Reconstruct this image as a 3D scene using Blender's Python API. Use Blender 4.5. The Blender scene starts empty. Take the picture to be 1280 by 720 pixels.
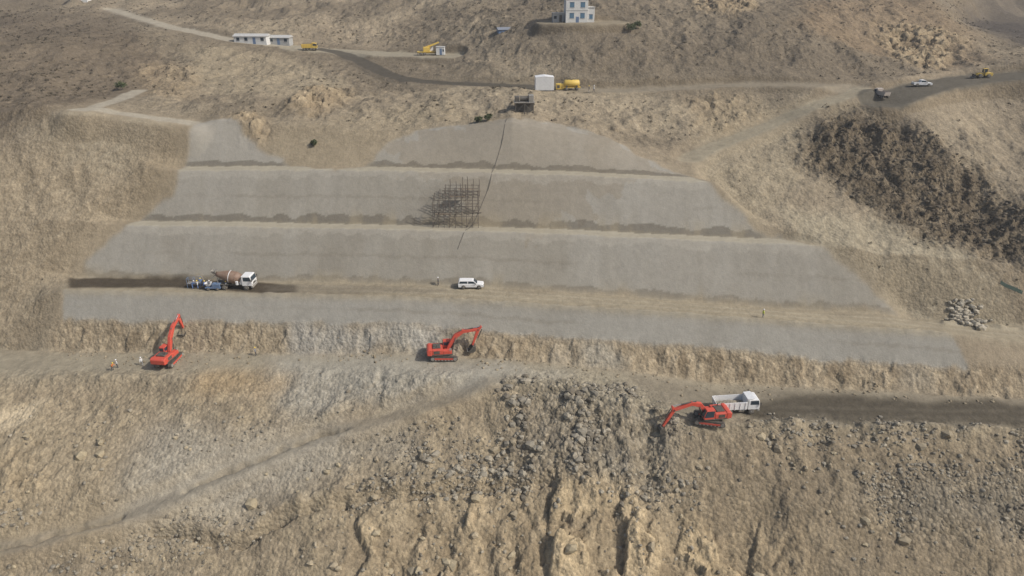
import bpy, math, random
import numpy as np
from mathutils import Vector, Matrix
random.seed(7); rng=np.random.default_rng(7)
scene=bpy.context.scene
F=853.33; PT=math.radians(25); c=math.cos(PT); s=math.sin(PT); HC=60.0
# ---------- survey helpers (site plan measured from the photograph) ----------
def Py(u,v,y):
    a=(u-640)/F; b=(360-v)/F; d=y/(c+s*b); return (d*a,y,HC+d*(-s+c*b))
def Pz(u,v,z):
    a=(u-640)/F; b=(360-v)/F; d=(z-HC)/(-s+c*b); return (d*a,d*(c+s*b),z)
def dyf(u): return -(u-640)*0.0108
def rowp(vl,y0,dv=0): return np.array([Py(u,v+dv,y0+dyf(u)) for u,v in vl])
def rowy(l): return np.array([Py(*t) for t in l])
def rowz(l): return np.array([Pz(*t) for t in l])
def flat(y,z): return np.array([(-9000,y,z),(9000,y,z)],float)
vE=[(-300,352),(80,362),(330,367),(500,371),(640,378),(800,388),(1000,403),(1190,417),(1280,428),(1600,450)]
vF=[(-300,336),(90,346),(240,350),(330,352),(588,357),(800,372),(1000,387),(1110,392),(1180,400),(1280,408),(1600,430)]
vG=[(-300,395),(80,400),(250,403),(500,404),(640,418),(900,437),(1050,450),(1210,460),(1280,464),(1600,480)]
vH=[(-300,432),(80,438),(300,440),(500,441),(600,445),(640,448),(780,462),(900,478),(1100,487),(1280,497),(1600,515)]
vA=[(-300,268),(0,272),(150,281),(330,283),(540,287),(700,292),(900,301),(1000,305),(1100,315),(1280,330),(1600,345)]
vB=[(-300,200),(0,205),(220,213),(375,212),(500,213),(700,218),(870,226),(1000,235),(1280,250),(1600,265)]
vD=[(-300,150),(0,148),(250,150),(400,165),(500,166),(640,153),(760,177),(870,205),(1000,215),(1280,225),(1600,225)]
R={}
R['a']=flat(-900,-62); R['b']=flat(8,-56); R['b2']=flat(48,-43)
R['R1']=rowy([(-300,725,76),(640,725,75),(1600,725,75)])
R['J']=rowy([(-300,600,88),(100,600,88),(640,600,87),(870,600,85.8),(1600,600,85.8)])
R['I']=rowz([(-300,474,-7),(80,470,-7),(400,468,-6.5),(600,474,-5.3),(640,478,-5.3),(780,505,-6.9),(870,528,-8.6),(1000,531,-8.8),(1280,538,-9.2),(1600,548,-9.6)])
R['H']=rowp(vH,108.8); R['G']=rowp(vG,111.9); R['E']=rowp(vE,115.5); R['Fr']=rowp(vF,121.5)
R['A1']=rowp(vA,128.8); R['A2']=rowp(vA,131.3,-5); R['B1']=rowp(vB,138.9); R['B2']=rowp(vB,141.4,-4)
R['D']=rowp(vD,149.3)
R['K']=rowy([(-300,112,190),(0,112,192),(150,110,195),(400,100,198),(500,104,192),(640,109,185),(760,115,180),(850,111,178),(950,106,178),(1080,108,174),(1120,122,166),(1180,112,170),(1280,100,176),(1700,95,180)])
R['L']=rowy([(-300,60,230),(0,62,232),(330,60,238),(420,62,235),(540,72,222),(640,66,205),(725,60,200),(900,62,200),(1100,65,200),(1200,62,205),(1280,62,225),(1700,62,240)])
R['M']=rowy([(-300,20,300),(0,25,275),(330,25,275),(520,25,255),(640,26,228),(700,27,216),(760,27,216),(900,20,222),(1100,22,225),(1180,25,232),(1230,28,290),(1300,28,320),(1700,28,330)])
R['N']=rowy([(-300,-12,360),(0,-12,350),(330,-12,340),(640,-12,290),(725,-12,250),(900,-14,250),(1100,-12,255),(1180,-12,262),(1230,-12,360),(1300,-12,400),(1700,-12,420)])
R['O']=flat(540,105); R['P']=flat(900,230); R['Q']=flat(3000,420); R['S']=flat(9000,300)
def rY(k,x): return np.interp(x,R[k][:,0],R[k][:,1])
def rZ(k,x): return np.interp(x,R[k][:,0],R[k][:,2])
def loft(keys,x,y):
    z=np.full(x.shape,-62.0)
    y0=rY(keys[0],x); z0=rZ(keys[0],x)
    for k in keys[1:]:
        y1=rY(k,x); z1=rZ(k,x)
        m=(y>=y0); t=np.clip((y-y0)/np.maximum(y1-y0,.01),0,1)
        z=np.where(m,z0+(z1-z0)*t,z); y0,z0=y1,z1
    return z
tail=['K','L','M','N','O','P','Q','S']; head=['a','b','b2','R1','J','I']
FULL=head+['H','G','E','Fr','A1','A2','B1','B2','D']+tail
LEFT=head+['H','A1','D']+tail
RIGHT=head+['H','G','E','Fr','A1','D']+tail
Le=np.array([Py(60,440,114),Py(78,395,118),Py(110,330,130),Py(215,240,141),Py(245,150,153)])
Re=np.array([Py(1140,390,114.5),Py(1125,388,117),Py(1000,303,126),Py(940,285,130),Py(868,222,139),Py(860,200,147)])
def ss(t): t=np.clip(t,0,1); return t*t*(3-2*t)
BUMPS=[(-140,200,9,22),(-95,250,4,22),(75,204,3.5,14),(20,212,1.5,12),(-60,172,2.2,9),(-42,160,1.5,7),(118,160,-4,9),(98,135,-3.0,7),(128,140,4,8),(75,165,2.5,9),(140,185,3,12),(-100,160,2.5,10),(0,168,1.2,6),(10,84,.9,6),(55,80,1.3,7),(33,78,-1.0,5),(-40,84,-1.0,7)]
def hbase(x,y):
    x=np.asarray(x,float); y=np.asarray(y,float)
    zf=loft(FULL,x,y)
    wl=ss((np.interp(y,Le[:,1],Le[:,0])-x)/13.0)
    wr=ss((x-np.interp(y,Re[:,1],Re[:,0]))/5.0)
    z=zf
    if wl.max()>0: z=z*(1-wl)+loft(LEFT,x,y)*wl
    if wr.max()>0: z=z*(1-wr)+loft(RIGHT,x,y)*wr
    for bx,by,bh,br in BUMPS:
        z=z+bh*np.exp(-((x-bx)**2+(y-by)**2)/(2*br*br))
    return z
ROADS=[]
def hroad(x,y,base=None):
    z=hbase(x,y) if base is None else base.copy()
    tot=np.zeros_like(z)
    for pts,w,soft in ROADS:
        x0,x1=pts[:,0].min()-w-soft,pts[:,0].max()+w+soft; y0,y1=pts[:,1].min()-w-soft,pts[:,1].max()+w+soft
        sel=(x>x0)&(x<x1)&(y>y0)&(y<y1)
        if not sel.any(): continue
        X=x[sel];Y=y[sel];B=np.full(X.shape,1e9);Zr=np.zeros_like(X)
        for i in range(len(pts)-1):
            ax,ay,az=pts[i];bx,by,bz=pts[i+1]
            dx,dy=bx-ax,by-ay;L=dx*dx+dy*dy+1e-6
            t=np.clip(((X-ax)*dx+(Y-ay)*dy)/L,0,1)
            D=np.hypot(X-ax-t*dx,Y-ay-t*dy);q=D<B
            B=np.where(q,D,B);Zr=np.where(q,az+t*(bz-az),Zr)
        m=1-ss((B-w/2)/soft)
        z[sel]=z[sel]*(1-m)+Zr*m
        tot[sel]=np.maximum(tot[sel],m)
    return z,tot
YS=np.concatenate([np.arange(55,260,.25),np.arange(260,700,2)])
def G(u,v):
    a=(u-640)/F;b=(360-v)/F
    d=YS/(c+s*b); X=d*a; Zr=HC+d*(-s+c*b)
    h=hbase(X,YS); k=np.argmax(Zr<=h)
    return float(X[k]),float(YS[k])
def gp(l): return [G(u,v) for u,v in l]
def road(pl,w,soft=2.0,lift=0):
    p=gp(pl); z=[float(hbase(np.array([x]),np.array([y]))[0])+lift for x,y in p]
    z2=[z[0]]+[(z[i-1]+2*z[i]+z[i+1])/4 for i in range(1,len(z)-1)]+[z[-1]]
    P=np.array([(x,y,q) for (x,y),q in zip(p,z2)])
    n=len(P);t=np.arange(n);tt=np.linspace(0,n-1,(n-1)*5+1)
    Q=np.stack([np.interp(tt,t,P[:,i]) for i in range(3)],1)
    for _ in range(4): Q[1:-1]=(Q[:-2]+2*Q[1:-1]+Q[2:])/4
    return (Q,w,soft)
RD={}
RD['pad']=road([(370,60),(420,64),(500,70),(560,70)],9)
RD['asph']=road([(398,62),(425,66),(455,78),(480,94),(515,103),(570,106),(640,108),(700,111)],4.6,2,.2)
RD['up2']=road([(700,112),(760,116),(850,111),(930,104),(1000,106),(1080,108)],4.0)
RD['lt']=road([(140,12),(175,24),(215,35),(262,43),(300,54),(370,58)],4.5)
RD['ltr']=road([(95,138),(140,140),(190,148),(240,154)],2.6,5)
RD['ltr2']=road([(110,137),(145,125),(172,114)],3,5)
RD['dk']=road([(1100,130),(1135,114),(1170,106),(1220,99),(1290,95)],10,2)
RD['rt']=road([(862,200),(885,186),(930,172),(975,150),(1010,138),(1080,112)],4,3)
RD['bpad']=road([(690,28),(725,28),(765,28)],9,2)
RD['low']=road([(610,476),(560,500),(500,520),(430,538),(390,550),(330,575),(260,600),(180,640),(90,668),(-30,695)],1.8,2.6)
ROADS=list(RD.values())
# ---------- noise ----------
def hsh(ix,iy,sd):
    n=(ix*374761393+iy*668265263+sd*97463477)&0xffffffff
    n=((n^(n>>13))*1274126177)&0xffffffff
    return ((n^(n>>16))&0xffff)/65535.0
def vn(x,y,sd=0):
    ix=np.floor(x).astype(np.int64);iy=np.floor(y).astype(np.int64)
    fx=x-ix;fy=y-iy;fx=fx*fx*(3-2*fx);fy=fy*fy*(3-2*fy)
    a=hsh(ix,iy,sd);b=hsh(ix+1,iy,sd);d=hsh(ix,iy+1,sd);e=hsh(ix+1,iy+1,sd)
    return (a+(b-a)*fx)*(1-fy)+(d+(e-d)*fx)*fy
def fbm(x,y,sc,o=4,sd=0,ridge=False,g=.5):
    t=0;amp=1;n=0;cx,sx=math.cos(.6),math.sin(.6);X=x/sc;Y=y/sc
    for i in range(o):
        q=vn(X,Y,sd+i*17)
        if ridge: q=1-np.abs(2*q-1)
        t=t+amp*q;n+=amp;amp*=g
        X,Y=(X*cx-Y*sx)*2.03+3.1,(X*sx+Y*cx)*2.03+1.7
    return t/n*2-1
def blocks(x,y,sc,sd,tilt=1.3):
    # fractured rock: every cell is a tilted facet with its own height
    X_=x/sc;Y_=y/sc;ix=np.floor(X_).astype(np.int64);iy=np.floor(Y_).astype(np.int64)
    best=np.full(x.shape,9.0);h=np.zeros(x.shape)
    for dx in(-1,0,1):
        for dy in(-1,0,1):
            a=hsh(ix+dx,iy+dy,sd);b=hsh(ix+dx,iy+dy,sd+1)
            ex=X_-(ix+dx+a);ey=Y_-(iy+dy+b);d=ex*ex+ey*ey
            r=((a*7.13+b*3.77)%1.0);r2=((a*13.7+b*5.1)%1.0);r3=((a*5.9+b*17.3)%1.0)
            q=d<best;best=np.where(q,d,best);h=np.where(q,(r-.5)+tilt*((r2-.5)*ex+(r3-.5)*ey),h)
    return h
# ---------- grid ----------
def grow(a,b,st,g):
    o=[a]
    while o[-1]<b: st*=g;o.append(o[-1]+st)
    return np.array(o[1:])
xc=np.arange(-118,118.01,.28); gr=grow(118,8000,.28,1.035)
xs=np.concatenate([-gr[::-1],xc,gr])
ysn=np.concatenate([-grow(-58,800,.5,1.12)[::-1]-0,np.arange(58,68,.35),np.arange(68,158,.23),np.arange(158,250,.42)])
ysn=ysn[(ysn>-800)]
ysn=np.concatenate([ysn,grow(ysn[-1],8000,.42,1.03)])
ys=np.unique(ysn)
X,Y=np.meshgrid(xs,ys); shape=X.shape
base=hbase(X,Y); Z,rm=hroad(X,Y,base)
def pmask(pl,jit=0.0,sd=5,js=4.0):
    P=np.array(gp(pl))
    m=np.zeros(shape,bool)
    sel=(X>P[:,0].min()-3)&(X<P[:,0].max()+3)&(Y>P[:,1].min()-3)&(Y<P[:,1].max()+3)
    x=X[sel];y=Y[sel]
    if jit>0:
        x=x+fbm(x,y,js,3,sd)*jit*2; y=y+fbm(x,y,js,3,sd+9)*jit*2
    ins=np.zeros(x.shape,bool);n=len(P)
    for i in range(n):
        x1,y1=P[i];x2,y2=P[(i+1)%n]
        if y1==y2: continue
        q=((y1>y)!=(y2>y))&(x<(x2-x1)*(y-y1)/(y2-y1)+x1); ins^=q
    m[sel]=ins
    return m.astype(float)
def blur(m,k):
    for _ in range(2):
        for ax in (0,1):
            cs=np.cumsum(np.pad(m,[(k+1,k) if a==ax else (0,0) for a in (0,1)],mode='edge'),axis=ax)
            if ax==0: m=(cs[2*k+1:]-cs[:-(2*k+1)])/(2*k+1)
            else: m=(cs[:,2*k+1:]-cs[:,:-(2*k+1)])/(2*k+1)
    return m
yE,yF,yG,yH,yI=[rY(k,X) for k in ('E','Fr','G','H','I')]
yA1,yA2,yB1,yB2,yD=[rY(k,X) for k in ('A1','A2','B1','B2','D')]
xl=np.interp(Y,Le[:,1],Le[:,0]); xr=np.interp(Y,Re[:,1],Re[:,0])
inb=ss((X-xl+4)/6)
shot_lo=pmask([(80,362),(330,367),(500,371),(640,378),(800,388),(1000,403),(1185,417),(1212,460),(1050,450),(900,437),(640,418),(500,404),(250,403),(78,400)],.25,3,js=2)
shot_up=pmask([(110,346),(240,350),(330,352),(588,357),(800,372),(1000,387),(1122,392),(1065,345),(1000,303),(940,288),(900,250),(865,222),(770,178),(700,155),(640,150),(560,158),(500,170),(455,208),(420,212),(375,209),(310,175),(290,150),(248,150),(215,240),(108,330)],.6,4,js=3)
shot=np.maximum(shot_lo,shot_up)
bench=((Y>yE-.2)&(Y<yF+.2)).astype(float)*inb
floorm=((Y>yI)&(Y<yH)).astype(float)
face=((Y>yH-.2)&(Y<yG+.2)).astype(float)*inb
shb=blur(shot,3); beb=blur(bench,2); flb=blur(floorm,7); fcb=blur(face,2)
hill=ss((Y-yD+6)/14)
sidel=1-ss((X-xl+8)/8); sider=ss((X-xr)/6)*(Y>yF)
nat=np.clip(np.maximum(np.maximum(hill,sidel*(Y>yH)),sider),0,1)*(1-shb)
lowz=(Y<yI+1)*1.0; lowz=blur(lowz,6)
ravine=blur(pmask([(1005,170),(1080,140),(1180,190),(1280,255),(1320,300),(1290,375),(1180,300),(1100,270),(1020,215)],3,21),8)
rub=blur(pmask([(630,490),(700,474),(790,492),(830,530),(850,580),(800,620),(700,600),(640,580)],4,31),10)
outc=blur(pmask([(430,680),(560,640),(640,620),(760,612),(900,650),(1000,700),(1000,760),(420,760)],3,41),8)
outc=np.maximum(outc,.7*blur(pmask([(0,560),(60,560),(60,640),(-60,640)],3,43),6))
scree=blur(pmask([(1060,600),(1290,585),(1290,690),(1190,680),(1090,640)],2.5,51),8)
graypatch=blur(pmask([(150,560),(330,532),(512,528),(515,575),(400,600),(330,645),(170,655)],2.5,16),9)
leftlow=ss((15-X-Y*.35)/25)
oc2=np.zeros(shape)
for k,pl in enumerate(([(362,128),(395,116),(437,114),(428,135),(380,148)],[(288,145),(325,141),(342,163),(312,174)],[(870,-5),(945,5),(935,26),(868,18)],[(1090,25),(1205,50),(1190,88),(1120,78)],[(840,125),(930,120),(960,150),(880,165)],[(180,80),(250,90),(230,130),(170,120)])):
    oc2=np.maximum(oc2,blur(pmask(pl,2,100+k),5)*(.55 if k in(4,5) else 1))
rmb=blur(rm,14)
big=fbm(X,Y,46,3,1); mid=fbm(X,Y,15,4,2); sm=fbm(X,Y,5.2,4,3); fine=fbm(X,Y,1.6,3,4)
wx=X+3*mid+1.2*sm; wy=Y+3*big+1.2*fbm(X,Y,6,2,55)
rdg=fbm(wx,wy*.7,11,4,6,True); rdg2=fbm(wx,wy*.85,4.2,4,7,True); flut=fbm(wx,wy*.6,2.2,4,8,True)
bx_=X+.7*sm+.35*fine; by_=Y+.7*rdg2+.3*fine
bk1=blocks(bx_,by_,5.5,301); bk2=blocks(bx_,by_,2.4,311); bk3=blocks(bx_,by_,1.1,321)
free=1-rm
farw=ss((Y-260)/200)
damp=1-.8*np.clip(rmb*2.2,0,1)
N=nat*free*damp*(1.6*big*hill+1.2*mid+1.0*(rdg-.2)*hill+.5*sm+.30*rdg2+.10*fine+.30*bk2*hill+.12*bk3)
N+=nat*farw*(rdg*14+mid*6)*free
N+=oc2*free*(1.0*bk1+.8*bk2+.4*bk3+.5)
gul=fbm(wx,wy*.6,9,4,12,True)
low_soft=lowz*(1-.8*graypatch)*(1-.35*leftlow)
N+=low_soft*free*(1.2*mid+.4*rdg2+.5*sm+.14*fine-.45*ss(gul*2-.8)+.5*bk1*ss(mid*2+.3)+.32*bk2*ss(sm*2+.1)+.18*bk3)
N+=outc*free*(1.35*bk1+.5*bk2+.25*bk3+.4*sm)
N+=ravine*(1.2*rdg+.8*rdg2+.3*fine+.7*bk2+.4*bk3)
N+=rub*free*(.3*sm+.2*rdg2+.35*bk2+.35*bk3)
N+=fcb*(.10*flut+.35*sm+.12*fine+.55*bk2+.32*bk3+.25*mid)*(1-shb)
N+=flb*free*(.14*sm+.05*fine+.1*mid+.05*bk3)
N+=shb*(.10*sm+.03*fine+.15*mid)
N+=beb*(.05*sm)
N+=rm*(.10*sm+.04*fine)
Z=Z+N
def segdist(P,x,y):
    B=np.full(x.shape,1e9)
    for i in range(len(P)-1):
        ax,ay=P[i,:2];bx,by=P[i+1,:2];dx,dy=bx-ax,by-ay;L=dx*dx+dy*dy+1e-6
        t=np.clip(((x-ax)*dx+(y-ay)*dy)/L,0,1);B=np.minimum(B,np.hypot(x-ax-t*dx,y-ay-t*dy))
    return B
def ridge_line(pl,h,w,sd=0):
    global Z
    P,_,_=road(pl,1)
    sel=(X>P[:,0].min()-6)&(X<P[:,0].max()+6)&(Y>P[:,1].min()-6)&(Y<P[:,1].max()+6)
    x=X[sel];y=Y[sel];B=segdist(P,x+.5*fbm(x,y,3,3,71),y+.8*fbm(x,y,3,3,72))
    z=Z[sel];z+=h*np.exp(-(B/w)**2)*(1+.9*fbm(x,y,1.8,3,60+sd));Z[sel]=z
ridge_line([(940,531),(1050,533),(1160,536),(1290,541)],.7,.8)
ridge_line([(640,478),(700,484),(760,492),(800,508)],.5,1.4,1)
ridge_line([(1180,404),(1280,412)],.5,.7,2)
ridge_line([(330,367),(500,371),(640,378),(800,388),(1000,403),(1180,416)],.22,.35,3)
ridge_line([(60,470),(200,476),(330,480)],.4,1.2,4)
ridge_line([(430,538),(400,543),(350,562),(300,582),(230,612)],-1.0,.55,5)
ridge_line([(150,646),(60,672),(-20,688)],-.9,.55,8)
ridge_line([(430,626),(372,640),(335,662),(300,676),(225,668),(190,664)],-1.5,.6,6)
ridge_line([(690,598),(600,606),(520,618),(430,628)],-1.1,.55,7)
ridge_line([(690,590),(600,597),(520,608),(430,618),(370,632)],.7,.9,9)
ridge_line([(370,628),(330,648),(300,662),(230,658)],.6,.9,10)
px,py=G(812,548); Z-=1.6*np.exp(-((X-px)**2+(Y-py)**2)/5.0)
px,py=G(1135,372); Z-=1.8*np.exp(-((X-px)**2/14+(Y-py)**2/6.0))
# ---------- colours (albedo) ----------
def L3(t,ds=.16):
    g_=.3*t[0]+.59*t[1]+.11*t[2]
    return np.array([(((v*(1-ds)+g_*ds)/255+.055)/1.055)**2.4 for v in t])
C=np.zeros(shape+(3,))
def mixc(m,col):
    global C
    m=np.clip(m,0,1)[...,None]; C=C*(1-m)+L3(col)*m
C[:]=L3((146,131,107))
mixc(ss(.5+1.2*mid),(130,117,96)); mixc(ss(.2+1.5*big)*.5,(152,138,112)); mixc(ss(sm*1.6)*.45,(116,105,86)); mixc(ss(rdg2*1.5-.3)*.3,(158,142,116))
mixc(hill*ss(.4+fbm(X,Y,28,4,201)*2)*.65,(108,97,80))
mixc(hill*ss(bk2*2)*.25,(98,88,74))
def pm(pl,col,j=2,w=1,k=4,sd=5): mixc(blur(pmask(pl,j,sd),k)*w,col)
pm([(-200,0),(130,20),(215,90),(150,120),(60,160),(-200,200)],(102,90,74),3,.8,6)
pm([(0,200),(95,150),(240,160),(215,240),(110,330),(60,430),(-200,470),(-200,215)],(148,132,105),3,.55,8,sd=6)
pm([(150,185),(225,190),(215,240),(150,300),(120,300),(165,240)],(122,108,84),3,.55,8,sd=66)
pm([(30,150),(240,158),(200,190),(120,210),(60,190)],(150,138,114),2,.6,6,sd=7)
pm([(240,60),(370,70),(440,110),(340,130),(230,110)],(148,134,108),3,.6,6,sd=67)
pm([(370,212),(455,210),(500,168),(620,150),(560,130),(430,150),(330,175)],(140,126,101),2,.6,6,sd=8)
pm([(880,130),(1100,130),(1010,160),(1000,230),(960,270),(930,270),(870,210)],(146,133,108),2,.7,6,sd=9)
pm([(640,10),(1180,0),(1230,80),(1100,95),(800,100),(700,95),(620,60)],(106,95,79),3,.6,8,sd=10)
pm([(1000,0),(1180,10),(1250,75),(1180,85),(1000,40)],(138,116,88),3,.5,6,sd=11)
pm([(1180,-10),(1290,-10),(1400,70),(1275,66),(1225,40)],(74,69,65),3,.9,sd=12)
pm([(960,262),(1100,275),(1180,300),(1270,375),(1300,430),(1190,405),(1122,388),(1000,300)],(148,137,113),1.5,.8,6,sd=13)
mixc(ravine*(.72+.28*ss(.5+2*bk2)),(84,74,60)); mixc(ravine*ss(mid*2)*.35,(116,103,82))
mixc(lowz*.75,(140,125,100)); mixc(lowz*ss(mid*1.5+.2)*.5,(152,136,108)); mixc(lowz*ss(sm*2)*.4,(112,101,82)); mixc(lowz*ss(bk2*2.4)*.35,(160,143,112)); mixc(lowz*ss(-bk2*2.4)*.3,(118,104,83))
pm([(860,545),(1300,540),(1300,760),(800,760)],(118,104,82),3,.6,9,sd=14)
pm([(-100,500),(150,500),(180,640),(0,700),(-100,700)],(152,136,108),3,.6,9,sd=15)
mixc(graypatch*.65,(152,145,129))
mixc(rub*.6,(118,111,97)); mixc(rub*ss(sm*2)*.4,(136,128,112)); mixc(scree*.6,(112,106,93))
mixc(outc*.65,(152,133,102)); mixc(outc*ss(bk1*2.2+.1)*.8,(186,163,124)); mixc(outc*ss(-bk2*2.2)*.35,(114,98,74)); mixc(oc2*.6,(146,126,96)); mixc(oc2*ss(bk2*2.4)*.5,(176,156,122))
mixc(flb*.9,(144,134,112)); mixc(flb*ss(sm*2)*.4,(131,121,101))
pm([(330,447),(600,450),(720,470),(640,480),(500,500),(380,520),(330,490)],(150,144,129),1.5,.75,6,sd=17)
pm([(240,465),(372,465),(360,492),(230,492)],(156,131,94),1.5,.6,5,sd=18)
pm([(-10,520),(60,500),(40,530),(0,540)],(184,166,134),1,.7,2,sd=19)
fm=fcb*(1-shb)
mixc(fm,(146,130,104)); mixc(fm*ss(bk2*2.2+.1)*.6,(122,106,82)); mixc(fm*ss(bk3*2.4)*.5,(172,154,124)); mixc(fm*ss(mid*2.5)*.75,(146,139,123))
pm([(362,402),(500,404),(560,412),(540,441),(360,440)],(154,149,137),.8,.8,3,sd=20)
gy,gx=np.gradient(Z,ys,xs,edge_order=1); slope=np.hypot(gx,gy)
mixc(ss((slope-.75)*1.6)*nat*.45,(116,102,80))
mixc(ss((slope-.9)*1.4)*lowz*.3,(152,136,108))
shf=blur(shot,1)
sc_col=fbm(X,Y*.7,22,3,80)
mixc(shf,(145,139,126)); mixc(shf*ss(sc_col*2+.2)*.6,(138,131,116)); mixc(shf*ss(fbm(X,Y*.3,5,4,81)*2)*.35,(152,147,135))
mixc(shf*ss(fbm(X,Y*.12,1.6,3,82)*2-.2)*.22,(128,122,108)); mixc(shf*ss(fbm(X,Y,9,4,86)*2.4-.4)*.4,(124,116,101))
mixc(shot_lo*.5,(147,143,132))
mixc(pmask([(380,205),(455,208),(560,158),(700,155),(865,222),(620,290),(540,220)],3,83)*shf*.5,(134,122,102))
jl=.3*fbm(X,Y*0,3,3,84)
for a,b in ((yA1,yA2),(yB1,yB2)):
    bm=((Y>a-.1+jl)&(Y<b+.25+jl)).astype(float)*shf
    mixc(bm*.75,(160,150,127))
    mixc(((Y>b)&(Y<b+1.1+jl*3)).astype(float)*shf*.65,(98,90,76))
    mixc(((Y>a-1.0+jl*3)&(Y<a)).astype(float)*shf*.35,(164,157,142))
for f in (.5,):
    for a,b in ((yF,yA1),(yA2,yB1),(yG,yE)):
        q=a+(b-a)*f+jl; mixc((np.abs(Y-q)<.2).astype(float)*shf*.35*ss(sc_col*2+.4),(120,112,97))
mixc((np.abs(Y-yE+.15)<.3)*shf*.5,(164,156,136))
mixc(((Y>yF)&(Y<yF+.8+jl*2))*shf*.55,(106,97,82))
dirt=ss(fbm(X,Y*.4,3.5,4,88)*2.5-.2)
mixc(shf*dirt*ss(1-(Y-yA2)/3)*(Y>yA2)*.5,(150,136,108)); mixc(shf*dirt*ss(1-(Y-yF)/2.5)*(Y>yF)*.5,(150,136,108))
mixc(beb,(146,134,110)); mixc(beb*ss(fbm(X*.3,Y*2,3,3,90)*2)*.5,(132,120,98))
trk=np.minimum(np.abs(Y-(yE+yF)/2-1.1),np.abs(Y-(yE+yF)/2+.8)); mixc(beb*(trk<.35)*.35,(160,149,126))
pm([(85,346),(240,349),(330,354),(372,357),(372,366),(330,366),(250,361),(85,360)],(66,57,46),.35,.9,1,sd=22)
pm([(330,356),(430,357),(560,362),(560,366),(430,368),(330,366)],(110,101,86),.5,.5,2,sd=23)
pm([(780,470),(900,488),(1000,490),(1290,501),(1290,534),(900,527),(820,510)],(122,112,94),.8,.7,3,sd=24)
pm([(925,500),(1000,494),(1290,503),(1290,531),(960,526),(935,515)],(78,71,59),.9,.9,3,sd=25)
for dv in (0,9):
    pm([(960,508+dv),(1290,514+dv),(1290,517+dv),(960,511+dv)],(102,94,79),.25,.5,1,sd=26+dv)
def rc(k,col,w=1.0):
    pts,wd,_=RD[k]
    sel=(X>pts[:,0].min()-wd-3)&(X<pts[:,0].max()+wd+3)&(Y>pts[:,1].min()-wd-3)&(Y<pts[:,1].max()+wd+3); x=X[sel];y=Y[sel];B=segdist(pts,x,y)
    m=np.zeros(shape);m[sel]=1-ss((B+.7*fbm(x,y,3,3,70)-wd/2)/.9); mixc(m*w,col)
rc('lt',(160,150,130),.85);rc('pad',(152,142,120),.8);rc('up2',(136,125,105),.8);rc('rt',(156,145,120),.6)
rc('asph',(80,75,66),.9);rc('ltr',(162,152,132),.85);rc('ltr2',(162,152,132),.85);rc('dk',(92,87,76),.9);rc('bpad',(140,128,105),.8)
rc('low',(142,132,112),.45)
C*= (1+(.10*fine+.07*sm+.08*bk3)*(1-.6*shf))[...,None]
rubat=np.clip(rub+scree+.45*lowz+.5*ravine+.25*nat+.35*fcb+.08,0,1)*(1-shf)*(1-.8*rm)
ny,nx=shape; nV=nx*ny
co=np.stack([X,Y,Z],-1).reshape(-1,3).astype(np.float32)
idx=np.arange(nV).reshape(ny,nx)
q=np.stack([idx[:-1,:-1],idx[:-1,1:],idx[1:,1:],idx[1:,:-1]],-1).reshape(-1,4)
def bulk(name,co,faces,mat,col=None,smooth=True,extra=None):
    me=bpy.data.meshes.new(name);k=faces.shape[1];nf=len(faces)
    me.vertices.add(len(co));me.vertices.foreach_set('co',np.ascontiguousarray(co,dtype=np.float32).ravel())
    me.loops.add(nf*k);me.loops.foreach_set('vertex_index',faces.astype(np.int32).ravel())
    me.polygons.add(nf);me.polygons.foreach_set('loop_start',np.arange(0,nf*k,k,dtype=np.int32))
    me.polygons.foreach_set('use_smooth',np.full(nf,smooth))
    me.update(calc_edges=True)
    if col is not None:
        a=me.attributes.new('Col','FLOAT_COLOR','POINT')
        a.data.foreach_set('color',np.concatenate([col.reshape(-1,3),np.ones((len(co),1)) if extra is None else extra.reshape(-1,1)],1).astype(np.float32).ravel())
    me.materials.append(mat)
    ob=bpy.data.objects.new(name,me);scene.collection.objects.link(ob);return ob
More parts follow.
